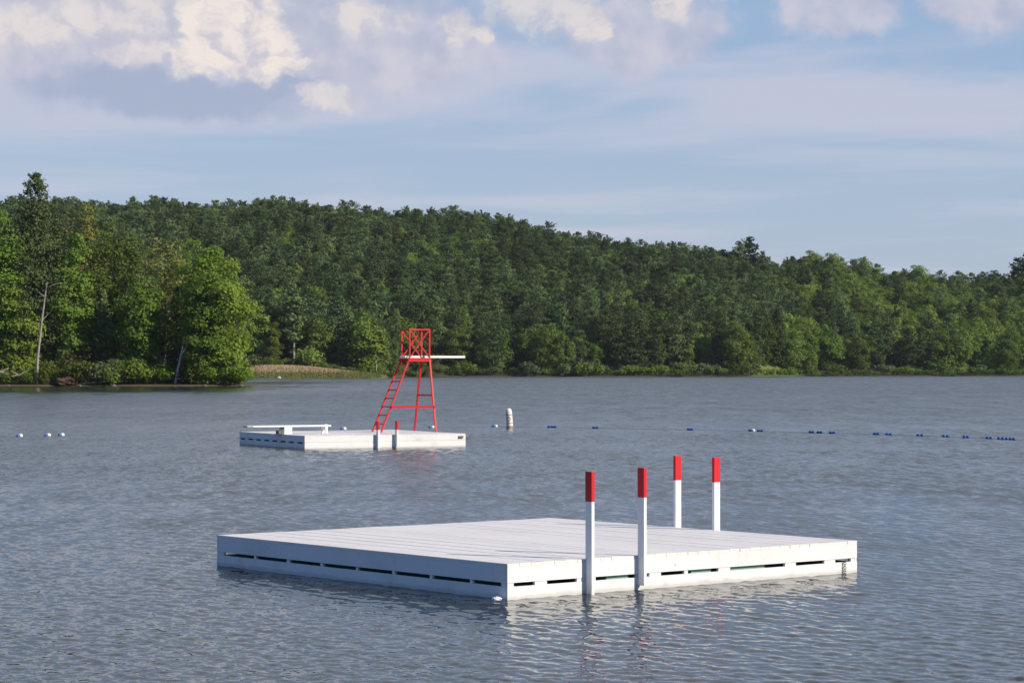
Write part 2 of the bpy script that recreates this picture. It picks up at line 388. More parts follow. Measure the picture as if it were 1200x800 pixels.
# ------------------------------------------------------------------ water
def mat_water():
    m, T, out = new_mat('lake_water')
    geo = T.n('ShaderNodeNewGeometry'); g = geo.outputs['Position']
    _x, yy, _z = T.sep(g)
    rot = T.n('ShaderNodeVectorRotate', rotation_type='Z_AXIS'); T.put(rot.inputs['Vector'], g); rot.inputs['Angle'].default_value = R(-27)
    gw = T.v('MULTIPLY', rot.outputs[0], (1.0, .48, 1.0))
    a = T.noise(gw, 5.5, 4, .65, .4, 'Color'); b = T.noise(gw, 17.0, 3, .6, 0, 'Color'); c = T.noise(T.v('MULTIPLY', g, (3.2, .75, 1)), 1.0, 4, .65, .25, 'Color'); e = T.noise(T.v('MULTIPLY', g, (.9, .13, 1)), 1.0, 4, .65, .2, 'Color')
    sub = lambda v, k: T.v('MULTIPLY', T.v('SUBTRACT', v, (.5, .5, .5)), (k*.75, k, 0))
    far = T.ss(yy, 25, 90); far2 = T.ss(yy, 60, 260)
    # small ripples everywhere; farther out the wave faces turned to the shore hide the troughs behind them
    d = T.v('ADD', T.v('SCALE', sub(a, .46), scale=T.m('ADD', .45, T.m('MULTIPLY', far, .65))),
            T.v('ADD', sub(b, .15), T.v('ADD', T.v('SCALE', sub(c, .42), scale=T.m('ADD', .12, T.m('MULTIPLY', far, .88))), T.v('SCALE', sub(e, .34), scale=far2))))
    d = T.v('ADD', d, T.v('SCALE', (0.0, -.085, 0.0), scale=T.ss(yy, 8, 60)))
    # wind lanes: calmer and rougher patches, tens of metres long
    lane = T.noise(T.v('MULTIPLY', g, (.012, .045, 0)), 1.0, 4, .6, .4)
    amp = T.m('MULTIPLY', T.ss(lane, .36, .60, .80, 1.12), T.ss(T.noise(T.v('MULTIPLY', g, (.30, .07, 0)), 1.0, 4, .65), .34, .64, .8, 1.2))
    # sheltered, calmer water in the lee of the wooded point
    lee = T.m('MULTIPLY', T.m('MULTIPLY', T.ss(T.m('ADD', T.m('MULTIPLY', T.noise(T.v('MULTIPLY', g, (.02, .05, 0)), 1.0, 4), 60.0), _x), 25, -25), T.ss(yy, 250, 345)), T.ss(yy, 640, 520))
    amp = T.m('MULTIPLY', amp, T.m('SUBTRACT', 1.0, T.m('MULTIPLY', lee, .72)))
    nrm = T.v('NORMALIZE', T.v('ADD', geo.outputs['Normal'], T.v('SCALE', d, scale=amp)))
    base = T.mix(T.noise(g, .02, 2), (.022, .027, .027), (.030, .034, .032))
    dash = T.noise(T.v('MULTIPLY', g, (.55, .10, 0)), 1.0, 5, .65, .3)
    rough = T.m('MULTIPLY', T.ss(T.m('LOGARITHM', yy, 10.0), 1.4, 2.6, .05, .26), T.ss(dash, .35, .62, .80, 1.1))
    rough = T.m('MULTIPLY', rough, T.m('SUBTRACT', 1.0, T.m('MULTIPLY', lee, .62)))
    p = principled(T, out, base, rough, .5, nrm)
    p.inputs['IOR'].default_value = 1.333
    return m
def build_water():
    rng = np.random.default_rng(7)
    t_in = np.linspace(-.255, .255, 860)
    ts = np.concatenate([np.linspace(-1.2, -.27, 40), t_in, np.linspace(.27, 1.2, 40)])
    ys = [6.0]; y = 6.0
    while y < 1150:
        y += min(max(.42*y*y/7100, .03 if y > 18 else .3), 12.0); ys.append(y)
    ys = np.array(ys)
    YY, TT = np.meshgrid(ys, ts, indexing='ij'); XX = YY*TT
    dy = np.gradient(ys)[:, None]; dx = np.maximum(np.gradient(ts), 0)[None, :]*YY
    Z = np.zeros_like(XX)
    wind = R(255)                                            # waves run towards the viewer, a little to the left
    for i in range(72):
        lam = .07*(.55/.07)**rng.random()
        th = (R(207)+rng.normal(0, .42)) if i % 5 < 3 else (wind+rng.normal(0, .6))
        kx, ky = math.cos(th)*2*math.pi/lam, math.sin(th)*2*math.pi/lam
        slope = .0180*(1.0 if lam < .30 else .30/lam)
        A = slope*lam/(2*math.pi)
        att = np.clip(1.5-np.abs(ky)*dy/1.3, 0, 1)*np.clip(1.5-np.abs(kx)*dx/1.3, 0, 1)
        ph = kx*XX+ky*YY+rng.random()*6.28
        ph = ph + .6*np.sin(XX*.35+YY*.21+i)+.5*np.sin(XX*.13-YY*.3+2*i)
        w_ = np.sin(ph); Z += A*att*(w_+.18*np.cos(2*ph))
    nr, nc = XX.shape; idx = np.arange(nr*nc).reshape(nr, nc)
    q = np.stack([idx[:-1, :-1], idx[:-1, 1:], idx[1:, 1:], idx[1:, :-1]], -1).reshape(-1, 4)
    tag(link('water', mesh_np('water', np.stack([XX, YY, Z], -1).reshape(-1, 3), q, 4, [mat_water()], smooth=True)), kind='structure')
build_water()

# ------------------------------------------------------------------ foliage geometry
def cards(rng, P, N, size):
    """one bent leafy card per point P with normal N"""
    n = len(P)
    N = N/np.maximum(np.linalg.norm(N, axis=1, keepdims=True), 1e-6)
    r = rng.normal(size=(n, 3)); U = np.cross(N, r); U /= np.maximum(np.linalg.norm(U, axis=1, keepdims=True), 1e-6)
    V = np.cross(N, U)
    s = (size*rng.uniform(.55, 1.3, n))[:, None]; a = rng.uniform(.55, 1.0, n)[:, None]
    bend = N*s*rng.uniform(-.25, .25, (n, 1))
    q = np.stack([P-U*s*.5, P-V*s*.5*a+bend, P+U*s*.5*rng.uniform(.7, 1.2, (n, 1)), P+V*s*.5*a-bend*.4], 1)
    return q.reshape(-1, 3), np.arange(4*n).reshape(-1, 4)
def tubes(rng, segs, sides=5):
    """segs: list of (pts list, radii list)"""
    V, Fq = [], []; off = 0
    for pts, rad in segs:
        pts = np.asarray(pts, float); n = len(pts)
        for i in range(n):
            t = pts[min(i+1, n-1)]-pts[max(i-1, 0)]; t = t/np.linalg.norm(t)
            ref = np.array([0, 0, 1.]) if abs(t[2]) < .85 else np.array([1., 0, 0])
            x = np.cross(ref, t); x /= np.linalg.norm(x); y = np.cross(t, x)
            for k in range(sides):
                q = 2*math.pi*k/sides; V.append(pts[i]+(x*math.cos(q)+y*math.sin(q))*rad[i])
        for i in range(n-1):
            for k in range(sides):
                a = off+i*sides+k; b = off+i*sides+(k+1) % sides
                Fq.append((a, b, b+sides, a+sides))
        off += n*sides
    return np.array(V), np.array(Fq)
def broadleaf(seed, h, w, base=.12, nclump=34, nleaf=60, size=.6, lean=0.0, top=.62, gap=0.0):
    """returns crown verts/quads and trunk verts/quads"""
    rng = np.random.default_rng(seed)
    z0 = h*base; rz = (h-z0)/2; zc = z0+rz
    Ps, Ns, lims = [], [], []
    for i in range(nclump):
        d = rng.normal(size=3); d /= np.linalg.norm(d)
        rr = rng.uniform(.35, 1.0)**.55*.80
        tz = d[2]*rr
        prof = math.sqrt(max(0, 1-(abs(tz-(top-.5)*.9)*.82)**2.2))
        c = np.array([d[0]*rr*w/2*prof*1.05, d[1]*rr*w/2*prof*1.05, zc+tz*rz])
        cr = w*rng.uniform(.13, .23)*(1.0 if tz < .45 else .8)
        if rng.random() < gap: continue
        n = int(nleaf*rng.uniform(.6, 1.35)*(cr/(w*.18))**2)
        u = rng.normal(size=(n, 3)); u /= np.linalg.norm(u, axis=1, keepdims=True)
        u[:, 2] = np.where(u[:, 2] < -.35, -u[:, 2], u[:, 2])
        rad = cr*rng.uniform(.55, 1.12, n)[:, None]
        Ps.append(c+u*rad*np.array([1.1, 1.1, .72])); Ns.append(u*.9+np.array([c[0], c[1], 0])/(w/2)*.6+np.array([0, 0, .4])+rng.normal(size=(n, 3))*.45)
        lims.append(c)
    # an inner scatter so that the crown is not hollow
    n = int(nclump*nleaf*.18)
    u = rng.normal(size=(n, 3)); u /= np.linalg.norm(u, axis=1, keepdims=True)
    rr = rng.uniform(.1, .75, (n, 1)); Ps.append(np.array([0, 0, zc])+u*rr*np.array([w/2, w/2, rz])); Ns.append(rng.normal(size=(n, 3)))
    P = np.concatenate(Ps); N = np.concatenate(Ns)
    P[:, 2] = z0+(P[:, 2]-np.percentile(P[:, 2], .6))*(h-z0)/(np.percentile(P[:, 2], 99.7)-np.percentile(P[:, 2], .6))
    kx = (w/2)/np.percentile(np.hypot(P[:, 0], P[:, 1]), 95); P[:, :2] *= kx
    P[:, 0] += lean*P[:, 2]
    cv, cf = cards(rng, P, N, size)
    tr = max(.10, h*.013)
    segs = [([(0, 0, -.6), (0.02*h*rng.normal()*.3+lean*h*.3, 0, h*.3), (lean*h*.6, .01*h*rng.normal(), h*.6), (lean*h*.85, 0, h*.85)], [tr*1.35, tr, tr*.6, tr*.2])]
    for c in lims[::max(1, len(lims)//9)]:
        zz = max(h*.12, c[2]-np.hypot(c[0], c[1])*.9)
        st = np.array([lean*zz, 0, zz]); segs.append(([st, (st+c)/2+np.array([0, 0, -.04*h]), c+np.array([lean*c[2], 0, 0])], [tr*.45, tr*.3, tr*.1]))
    tv, tf = tubes(rng, segs)
    return cv, cf, tv, tf
def pine(seed, h, w, base=.22, whorls=20, per=5, nn=16, size=.55, ragged=.35, plume=.5, bare=0, dome=False):
    rng = np.random.default_rng(seed)
    Ps, Ns, segs = [], [], []
    tr = max(.12, h*.011)
    bx, by = rng.normal(0, .01*h, 2)
    ax = lambda z: np.array([bx*(z/h)**2, by*(z/h)**2, z])
    segs.append(([ax(z) if z > 0 else np.array([0, 0, -.6]) for z in (-.6, h*.3, h*.6, h*.85, h*.99)], [tr*1.3, tr, tr*.68, tr*.33, tr*.08]))
    for i in range(whorls):
        t = (i+rng.uniform(-.3, .3))/(whorls-1); t = min(max(t, 0), 1)
        z = h*(base+(1-base)*t*.985)
        prof = min(1.0, ((1-t)*1.5)**.62)*(.78+.25*math.sin(math.pi*min(t*1.2+.15, 1)))*rng.uniform(.8, 1.1)+.03
        if dome: prof = math.sqrt(max(.02, 1-((t-.42)/.60)**2))*rng.uniform(.78, 1.08)
        ph0 = rng.random()*6.28
        for k in range(per if t < .85 else max(3, per-2)):
            if rng.random() < ragged*.35: continue
            L = w/2*prof*rng.uniform(1-ragged, 1.12)
            ph = ph0+6.28*k/per+rng.normal()*.25
            up = rng.uniform(.05, .35)+t*.5
            d = np.array([math.cos(ph), math.sin(ph), up]); d /= np.linalg.norm(d)
            s = ax(z); e = s+d*L+np.array([0, 0, .10*L])
            if k % 2 == 0 and L > .8: segs.append(([s, (s+e)/2-np.array([0, 0, .03*L]), e], [tr*.28*(1-t*.6), tr*.18*(1-t*.6), tr*.05]))
            n = max(3, int(nn*(.35+L/(w/2))*rng.uniform(.7, 1.2)))
            q = rng.uniform(.22, 1.05, n)**.8
            side = np.array([-math.sin(ph), math.cos(ph), 0])
            sp = L*.26*np.sqrt(np.clip(1.15-np.abs(q-.6), .1, 1))
            p = s+(e-s)*q[:, None]+side*(rng.normal(size=n)*sp)[:, None]+np.array([0, 0, 1])*(rng.normal(size=n)*(.05*L+.10)+plume*.12*L*q)[:, None]
            Ps.append(p); Ns.append(np.array([0, 0, .55])+rng.normal(size=(n, 3))*.5+d*np.array([1.1, 1.1, .4])+side*(rng.normal(size=n)*.3)[:, None])
    n = 16; Ps.append(ax(h*.955)+rng.normal(size=(n, 3))*np.array([.035*w, .035*w, .022*h])); Ns.append(rng.normal(size=(n, 3)))
    for i in range(bare):
        z = h*rng.uniform(.12, base); ph = rng.random()*6.28; L = w*.25*rng.uniform(.5, 1)
        segs.append(([ax(z), ax(z)+np.array([math.cos(ph)*L, math.sin(ph)*L, -.1*L])], [tr*.2, tr*.05]))
    cv, cf = cards(rng, np.concatenate(Ps), np.concatenate(Ns), size)
    tv, tf = tubes(rng, segs)
    return cv, cf, tv, tf
def shrub(seed, h, w, n=500, size=.4):
    rng = np.random.default_rng(seed); Ps, Ns, segs = [], [], []
    for i in range(9):
        c = np.array([rng.uniform(-.36, .36)*w, rng.uniform(-.36, .36)*w, h*rng.uniform(.3, .72)]); cr = w*rng.uniform(.16, .27)
        m_ = n//9; u = rng.normal(size=(m_, 3)); u /= np.linalg.norm(u, axis=1, keepdims=True)
        Ps.append(c+u*(cr*rng.uniform(.5, 1.2, m_))[:, None]*np.array([1, 1, min(1.3, h/w)])); Ns.append(u+rng.normal(size=(m_, 3))*.6+np.array([0, 0, .4]))
        segs.append(([(c[0]*.3, c[1]*.3, -.3), (c[0]*.7, c[1]*.7, c[2]*.5), c], [.05, .04, .015]))
    P = np.concatenate(Ps); P[:, 2] = np.abs(P[:, 2])
    cv, cf = cards(rng, P, np.concatenate(Ns), size); tv, tf = tubes(rng, segs, 4)
    return cv, cf, tv, tf
def tree_meshes(name, geo, leaf, bark):
    cv, cf, tv, tf = geo
    return (mesh_np(name+'_crown', cv, cf, 4, [leaf]), mesh_np(name+'_trunk', tv, tf, 4, [bark], smooth=True))
def joined_mesh(name, geo, leaf, bark):
    cv, cf, tv, tf = geo
    return mesh_np(name, np.concatenate([cv, tv]), np.concatenate([cf, tf+len(cv)]), 4, [leaf, bark], np.r_[np.zeros(len(cf)), np.ones(len(tf))])
def put_tree(name, label, cat, meshes, x, y, z, rz=0.0, s=(1, 1, 1), group=None, parts=('crown', 'trunk')):
    t = thing(name, label, cat, (x, y, z), rz, group); t.scale = s
    for p, me in zip(parts, meshes): link(p, me, t)
    return t

# ------------------------------------------------------------------ the far wooded shore
rng = np.random.default_rng(11)
KINDS = []   # (kind, geometry, leaf, bark, height)
for i in range(5): KINDS.append(('pine', pine(100+i, 20+1.0*(i%3), 8.2+.7*i, .08, 15, 6, 60, .62, .7, .9, dome=True), 'pine', BARK))
for i in range(2): KINDS.append(('tallpine', pine(120+i, 22, 8.5, .32, 11, 6, 50, .74, .7, .9, bare=6, dome=True), 'pine', BARKP))
for i in range(5): KINDS.append(('broad', broadleaf(140+i, 17, 9.0+i*.5, .03, 38, 140, .62), 'wood', BARK))
for i in range(2): KINDS.append(('slim', broadleaf(150+i, 16, 6.0, .10, 26, 80, .62), 'wood', BARKP))
for i in range(2): KINDS.append(('lime', broadleaf(170+i, 17, 10.5, .04, 34, 110, .72), 'mid', BARK))
KINDS.append(('pale', broadleaf(160, 15, 8.5, .06, 30, 55, .72), 'pale', BARKP))
KINDS.append(('dry', broadleaf(161, 14, 6.0, .15, 22, 30, .60, gap=.2), 'brown', BARKP))
far_m = [tree_meshes(k, g, LEAF[l], b) for k, g, l, b in KINDS]
IDX = {}
for i, k in enumerate(KINDS): IDX.setdefault(k[0], []).append(i)
def choose(px, d, dw, r):
    """which kind of tree grows where: pines on the hill, broadleaf trees to the right and along the water"""
    right = np.clip((px-820)/260, 0, 1); front = d < dw+16
    patch = .5+.5*math.sin(px*.021+d*.013)*math.sin(px*.008-d*.021+1.7)
    p = .92-.66*right-.36*patch
    if front: p = .34-.22*right
    if px < 470 and front: p = .30
    u = r.random()
    if u < p: return ('tallpine' if (front and px < 480 and r.random() < .6) else 'pine')
    v_ = r.random()
    if front: return 'dry' if v_ < .07 else 'pale' if v_ < .20 else 'slim' if v_ < .36 else 'lime' if v_ < .50 else 'broad'
    return 'dry' if v_ < .05 else 'slim' if v_ < .16 else 'lime' if v_ < .40 else 'broad'
spots = []
ss_ = 6.7
for yy in np.arange(760, 1330, ss_):
    tmax = .262
    for xx in np.arange(-tmax*yy, tmax*yy, ss_):
        x = xx+rng.uniform(-.42, .42)*ss_; y = yy+rng.uniform(-.42, .42)*ss_
        px = float(px_of(x, y)); dw = float(interp(px, SHORE_PX, WOOD_D))
        if y < dw+2+2*math.sin(x*.2): continue
        if px < 60 and y < 1100: continue                      # hidden behind the wooded point
        spots.append((x, y, px, dw))
spots.sort(key=lambda s: s[1]-s[3])
print('spots', len(spots))
N_IND = 285
front, rest = [], []
for s in spots:
    inview = -20 < s[2] < 1222 and not (s[2] < 296)
    (front if inview and len(front) < N_IND else rest).append(s)
GROUP_TXT = {
 'pine': ('pine_tree', 'dark green full pine at the water side edge of the far wood', 'pine tree', 'full pines along the far shore'),
 'tallpine': ('pine_tree', 'tall pine with bare lower trunk at the edge of the far wood', 'pine tree', 'bare stemmed pines along the far shore'),
 'broad': ('broadleaf_tree', 'round green broadleaf tree at the water side edge of the far wood', 'tree', 'round broadleaf trees along the far shore'),
 'slim': ('broadleaf_tree', 'slim pale stemmed broadleaf tree at the edge of the far wood', 'tree', 'slim broadleaf trees along the far shore'),
 'pale': ('broadleaf_tree', 'pale grey green bushy tree at the edge of the far wood', 'tree', 'pale bushy trees along the far shore'),
 'lime': ('broadleaf_tree', 'fresh bright green broadleaf tree at the edge of the far wood', 'tree', 'fresh green trees along the far shore'),
 'dry': ('broadleaf_tree', 'brownish half bare tree at the edge of the far wood', 'tree', 'brownish trees along the far shore'),
}
for (x, y, px, dw) in front:
    k = choose(px, y, dw, rng); i = IDX[k][rng.integers(len(IDX[k]))]
    s = rng.uniform(.66, 1.18)*(1.0 if k not in ('pale', 'dry') else .85); sw = s*rng.uniform(.85, 1.2)
    n_, lab, cat, grp = GROUP_TXT[k]
    put_tree(n_, lab, cat, far_m[i], x, y, float(terrain_z(x, y))-.1, rng.random()*6.28, (sw, sw, s), grp)
# the rest of the wood: one object that scatters trees over the hillside
def build_forest(pts):
    vc = bpy.data.collections.new('forest_trees')            # sources only, not linked to the scene
    kind_order = []
    for i, (k, g, l, b) in enumerate(KINDS):
        o = bpy.data.objects.new('%02d' % i, joined_mesh('forest_kind', g, LEAF[l], b)); vc.objects.link(o)
    V, ki, rz, sc = [], [], [], []
    for (x, y, px, dw) in pts:
        k = choose(px, y, dw, rng); i = IDX[k][rng.integers(len(IDX[k]))]
        s = rng.uniform(.52, 1.06) if y < 1185 else rng.uniform(.74, .96); sw = s*rng.uniform(.9, 1.3)
        V.append((x, y, float(terrain_z(x, y))-.1)); ki.append(i); rz.append((0, 0, rng.random()*6.28)); sc.append((sw, sw, s))
    # a few emergent crowns on the skyline
    for (px, py, d, k, h, sw) in ((866, 284, 1235, 'pine', 23, 1.3), (879, 279, 1238, 'pine', 25, 1.6), (894, 295, 1232, 'pine', 17, 1.3), (1012, 303, 1240, 'broad', 17, 1.0),
                                  (950, 294, 1240, 'broad', 18, 1.25), (975, 297, 1240, 'broad', 18, 1.2), (1075, 311, 1240, 'broad', 16, 1.3), (1192, 303, 1235, 'pine', 22, 1.6), (1203, 298, 1236, 'pine', 24, 1.6), (1165, 317, 1238, 'broad', 15, 1.1)):
        x = X_at(px, d); V.append((x, d, Z_at(py, d)-h)); i = IDX[k][0]; ki.append(i); rz.append((0, 0, px*1.7))
        s = h/(20 if k == 'pine' else 17); sc.append((s*sw, s*sw, s))
    me = bpy.data.meshes.new('forest'); me.from_pydata(V, [], [])
    for nm, tp, dat in (('kind_index', 'INT', ki), ('turn', 'FLOAT_VECTOR', rz), ('size', 'FLOAT_VECTOR', sc)):
        at = me.attributes.new(nm, tp, 'POINT'); at.data.foreach_set('value' if tp == 'INT' else 'vector', np.array(dat).ravel())
    o = link('forest', me)
    tag(o, 'dense wood of pines and broadleaf trees covering the hill behind the lake', 'forest', kind='stuff')
    ng = bpy.data.node_groups.new('forest_scatter', 'GeometryNodeTree')
    ng.interface.new_socket('Geometry', in_out='INPUT', socket_type='NodeSocketGeometry'); ng.interface.new_socket('Geometry', in_out='OUTPUT', socket_type='NodeSocketGeometry')
    N = ng.nodes; gi = N.new('NodeGroupInput'); go = N.new('NodeGroupOutput')
    ci = N.new('GeometryNodeCollectionInfo'); ci.inputs['Collection'].default_value = vc; ci.inputs['Separate Children'].default_value = True; ci.inputs['Reset Children'].default_value = True
    ip = N.new('GeometryNodeInstanceOnPoints'); ip.inputs['Pick Instance'].default_value = True
    def attr(nm, tp):
        a = N.new('GeometryNodeInputNamedAttribute'); a.data_type = tp; a.inputs['Name'].default_value = nm; return a.outputs['Attribute']
    er = N.new('FunctionNodeEulerToRotation'); L = ng.links
    L.new(attr('turn', 'FLOAT_VECTOR'), er.inputs[0]); L.new(er.outputs[0], ip.inputs['Rotation'])
    L.new(attr('kind_index', 'INT'), ip.inputs['Instance Index']); L.new(attr('size', 'FLOAT_VECTOR'), ip.inputs['Scale'])
    L.new(gi.outputs[0], ip.inputs['Points']); L.new(ci.outputs[0], ip.inputs['Instance']); L.new(ip.outputs[0], go.inputs[0])
    md = o.modifiers.new('scatter', 'NODES'); md.node_group = ng
build_forest(rest)
# shrubs at the foot of the far wood
shr = [tree_meshes('shrub', shrub(300+i, 3.6, 5.0, 420, .5), LEAF[l], BARK) for i, l in enumerate(('mid', 'wood', 'olive', 'pale'))]
for k in range(120):
    px = 298+k*7.6+rng.uniform(-4, 4)
    dw = float(interp(px, SHORE_PX, SHORE_D)); y = dw+rng.uniform(2, 6)+(float(interp(px, SHORE_PX, WOOD_D))-dw-3 if px < 455 else 0); x = X_at(px, y)
    i = int(rng.integers(4)); s = rng.uniform(.45, 1.0)*rng.choice((1, 1, 1.6, 2.1))
    lab = ('mid green', 'dull green', 'olive green', 'pale green')[i]+' shrub at the foot of the far wood'
    put_tree('shrub', lab, 'shrub', shr[i], x, y, float(terrain_z(x, y))-.1, rng.random()*6.28, (s, s, s*rng.uniform(.7, 1.1)), ('mid green', 'dull green', 'olive green', 'pale green')[i]+' shrubs on the far shore', ('foliage', 'stem'))

# ------------------------------------------------------------------ the wooded point on the left
def point_tree(kind, px, ytop, wpx, d, leaf, label, name='broadleaf_tree', bark=BARK, seed=1, **kw):
    x = X_at(px, d); z = float(terrain_z(x, d)); h = Z_at(ytop, d)-z; w = wpx/F*d
    if kind == 'pine': g = pine(seed, h, w, **kw)
    else: g = broadleaf(seed, h, w, **kw)
    return put_tree(name, label, 'pine tree' if name == 'pine_tree' else 'tree', tree_meshes(name, g, LEAF[leaf], bark), x, d, z-.1, seed*1.3)
B_ = dict(nclump=62, nleaf=150, size=.50, base=.05)
point_tree('broad', -14, 214, 84, 418, 'bright', 'tall bright green broadleaf tree left of the highest pine', seed=501, **B_)
point_tree('pine', 40, 201, 118, 424, 'pine', 'highest dark pine with a ragged crown on the wooded point', 'pine_tree', seed=532, base=.08, whorls=30, per=8, nn=90, size=.46, ragged=.45, plume=.6)
point_tree('broad', 96, 240, 58, 442, 'yellow', 'yellowish green tree just right of the highest pine', seed=503, **B_)
point_tree('broad', 84, 276, 52, 421, 'mid', 'mid green tree standing in front of the yellowish tree', seed=504, **B_)
point_tree('broad', 134, 259, 82, 432, 'olive', 'wide dark olive tree in the middle of the wooded point', seed=505, **B_)
point_tree('broad', 192, 278, 64, 429, 'yellow', 'straw coloured tree between the olive tree and the bright green end tree', seed=506, nclump=44, nleaf=100, size=.46, base=.25)
point_tree('broad', 166, 326, 58, 417, 'mid', 'small leafy green tree below the straw coloured tree', seed=507, **B_)
point_tree('pine', 206, 336, 44, 421, 'brown', 'thin brownish conifer behind the leaning white trunk', 'pine_tree', seed=508, base=.10, whorls=22, per=5, nn=18, size=.42, ragged=.5)
point_tree('broad', 236, 281, 62, 420, 'bright', 'bright green tree second from the tip of the wooded point', seed=509, **B_)
point_tree('broad', 263, 302, 66, 414, 'bright', 'bright green leafy tree at the tip of the wooded point', seed=510, base=.02, nclump=62, nleaf=150, size=.50)
point_tree('broad', 240, 332, 54, 412.6, 'mid', 'leafy green tree between the two bright green trees', seed=513, **B_)
point_tree('broad', 20, 330, 60, 419, 'mid', 'leafy green tree standing below the highest pine', seed=511, **B_)
point_tree('pine', 120, 335, 46, 423, 'pine', 'short dark pine in front of the olive tree', 'pine_tree', seed=512, base=.05, whorls=18, per=6, nn=50, size=.5)
for j, (px, yt, d, l, lab) in enumerate(((64, 262, 455, 'pine', 'dark pine behind the yellowish tree'), (112, 285, 462, 'pine', 'dark pine behind the olive tree'), (160, 292, 458, 'pine', 'dark pine showing between the olive and straw coloured trees'),
                                  (218, 300, 452, 'pine', 'dark pine behind the straw coloured tree'), (246, 320, 446, 'pine', 'dark pine behind the bright green trees'), (8, 250, 450, 'pine', 'dark pine behind the bright green tree at the picture edge'))):
    point_tree('pine', px, yt, 70, d, l, lab, 'pine_tree', seed=520+j, base=.03, whorls=20, per=6, nn=40, size=.75)
# dead grey trunk in front of the highest pine
def trunk_thing(name, label, cat, mat, segs, loc, sides=8):
    V, Fq = tubes(None, segs, sides); o = link(name, mesh_np(name, V, Fq, 4, [mat], smooth=True)); o.location = loc
    return tag(o, label, cat)
d = 413.0
def P3(px, py, d=d): return np.array([X_at(px, d), d, Z_at(py, d)])
b0 = P3(43, 448)
trunk_thing('dead_tree', 'bare grey dead trunk with stubs standing in front of the highest pine', 'dead tree', BARKP,
            [([P3(43, 450)-b0, P3(44, 420)-b0, P3(49, 375)-b0, P3(55, 330)-b0], [.27, .23, .18, .07]),
             ([P3(53, 338)-b0, P3(63, 334)-b0+np.array([0, -1, 0]), P3(71, 331)-b0], [.08, .06, .03]), ([P3(52, 348)-b0, P3(45, 342)-b0], [.1, .04]), ([P3(49, 376)-b0, P3(58, 366)-b0], [.09, .03])], b0)
b1 = P3(206, 448)
trunk_thing('leaning_trunk', 'short white leaning trunk near the tip of the wooded point', 'dead tree', BARKW,
            [([P3(205.5, 449)-b1, P3(209, 430)-b1, P3(213, 412)-b1, P3(214.5, 404)-b1], [.22, .20, .16, .07]), ([P3(212.5, 415)-b1, P3(220, 404)-b1], [.16, .05])], b1)
# shrubs on the bank
psh = [(('olive', 'mid', 'bright', 'pale', 'brown')[i], tree_meshes('shrub', shrub(400+i, 4.2, 5.4, 1500, .34), LEAF[('olive', 'mid', 'bright', 'pale', 'brown')[i]], BARK)) for i in range(5)]
cname = {'olive': 'olive green', 'mid': 'mid green', 'bright': 'bright green', 'pale': 'pale silvery', 'brown': 'brownish'}
for (px, ci, s, d_) in ((4, 1, .8, 412), (20, 0, .7, 413), (33, 1, .9, 414), (57, 0, .9, 413), (70, 0, 1.2, 416), (86, 4, 1.5, 416), (98, 0, 1.2, 414), (110, 0, 1.1, 413), (124, 3, 1.25, 413), (140, 1, 1.2, 413),
                        (152, 0, 1.0, 413), (164, 1, 1.3, 413), (178, 2, 1.2, 413), (192, 1, 1.1, 414), (203, 0, .9, 414), (222, 4, .9, 413), (233, 0, 1.0, 413), (246, 2, 1.2, 414), (260, 1, 1.0, 413), (274, 2, 1.2, 413), (286, 2, 1.0, 412)):
    l, ms = psh[ci]; x = X_at(px, d_)
    lab = 'pale silvery bush in front of the olive tree' if ci == 3 else cname[l]+' bush on the bank of the wooded point'
    put_tree('bush', lab, 'bush', ms, x, d_, float(terrain_z(x, d_))-.15, px*.7, (s, s, s*.95), None if ci == 3 else cname[l]+' bushes on the wooded point', ('foliage', 'stem'))
# root mound, fallen log, driftwood, stones
def lump(name, label, cat, mat, x, y, z, sx, sy, sz, seed):
    bm = bmesh.new(); bmesh.ops.create_icosphere(bm, subdivisions=3, radius=1); r = np.random.default_rng(seed); ph = r.random(9)*6.28
    for v in bm.verts:
        c = v.co; k = 1+.16*math.sin(3*c.x+ph[0])*math.sin(4*c.y+ph[1])+.10*math.sin(7*c.z+ph[2]+5*c.x)+.05*math.sin(13*c.y+ph[3])
        v.co = Vector((c.x*sx*k, c.y*sy*k, c.z*sz*k))
    me = bpy.data.meshes.new(name); bm.to_mesh(me); bm.free(); me.materials.append(mat)
    o = link(name, me); o.location = (x, y, z); return tag(o, label, cat)
lump('earth_mound', 'brown bare earth mound at the waterline below the dead trunk', 'mound', EARTH, X_at(76, 411.5), 411.5, .75, 1.8, 1.2, .85, 1)
trunk_thing('fallen_log', 'dark fallen log lying along the bank of the wooded point', 'log', LOGM, [([(-4.5, 0, .1), (-1, .3, .35), (2, 0, .8), (5, .4, 1.3)], [.22, .25, .22, .14]), ([(0, .2, .45), (1.2, -.2, 1.3)], [.09, .03])], (X_at(120, 410.8), 410.8, .25))
trunk_thing('driftwood_branch', 'pale bleached branch on the bank left of the dead trunk', 'driftwood', DRIFT, [([(-1.4, 0, .1), (0, 0, .35), (1.7, .2, 1.3)], [.10, .12, .05]), ([(-.2, 0, .3), (-1.6, .2, 1.1)], [.12, .05])], (X_at(23, 411), 411, 1.6))
trunk_thing('driftwood_log', 'pinkish pale log end on the bank at the picture edge', 'driftwood', DRIFT, [([(-2.0, 0, .3), (0, 0, .1), (1.2, -.2, -.2)], [.30, .34, .2]), ([(-.2, 0, .3), (1.2, .3, .9)], [.2, .08])], (X_at(2, 411), 411, 2.2))
for j, px in enumerate((10, 93, 133, 240, 283)):
    s = .22+.15*((j*7) % 5)/5
    lump('shore_stone', 'grey stone at the waterline of the wooded point', 'stone', STONE, X_at(px, 409.8), 409.8, .12, s*1.5, s, s*.6, 40+j)['group'] = 'stones along the wooded point'
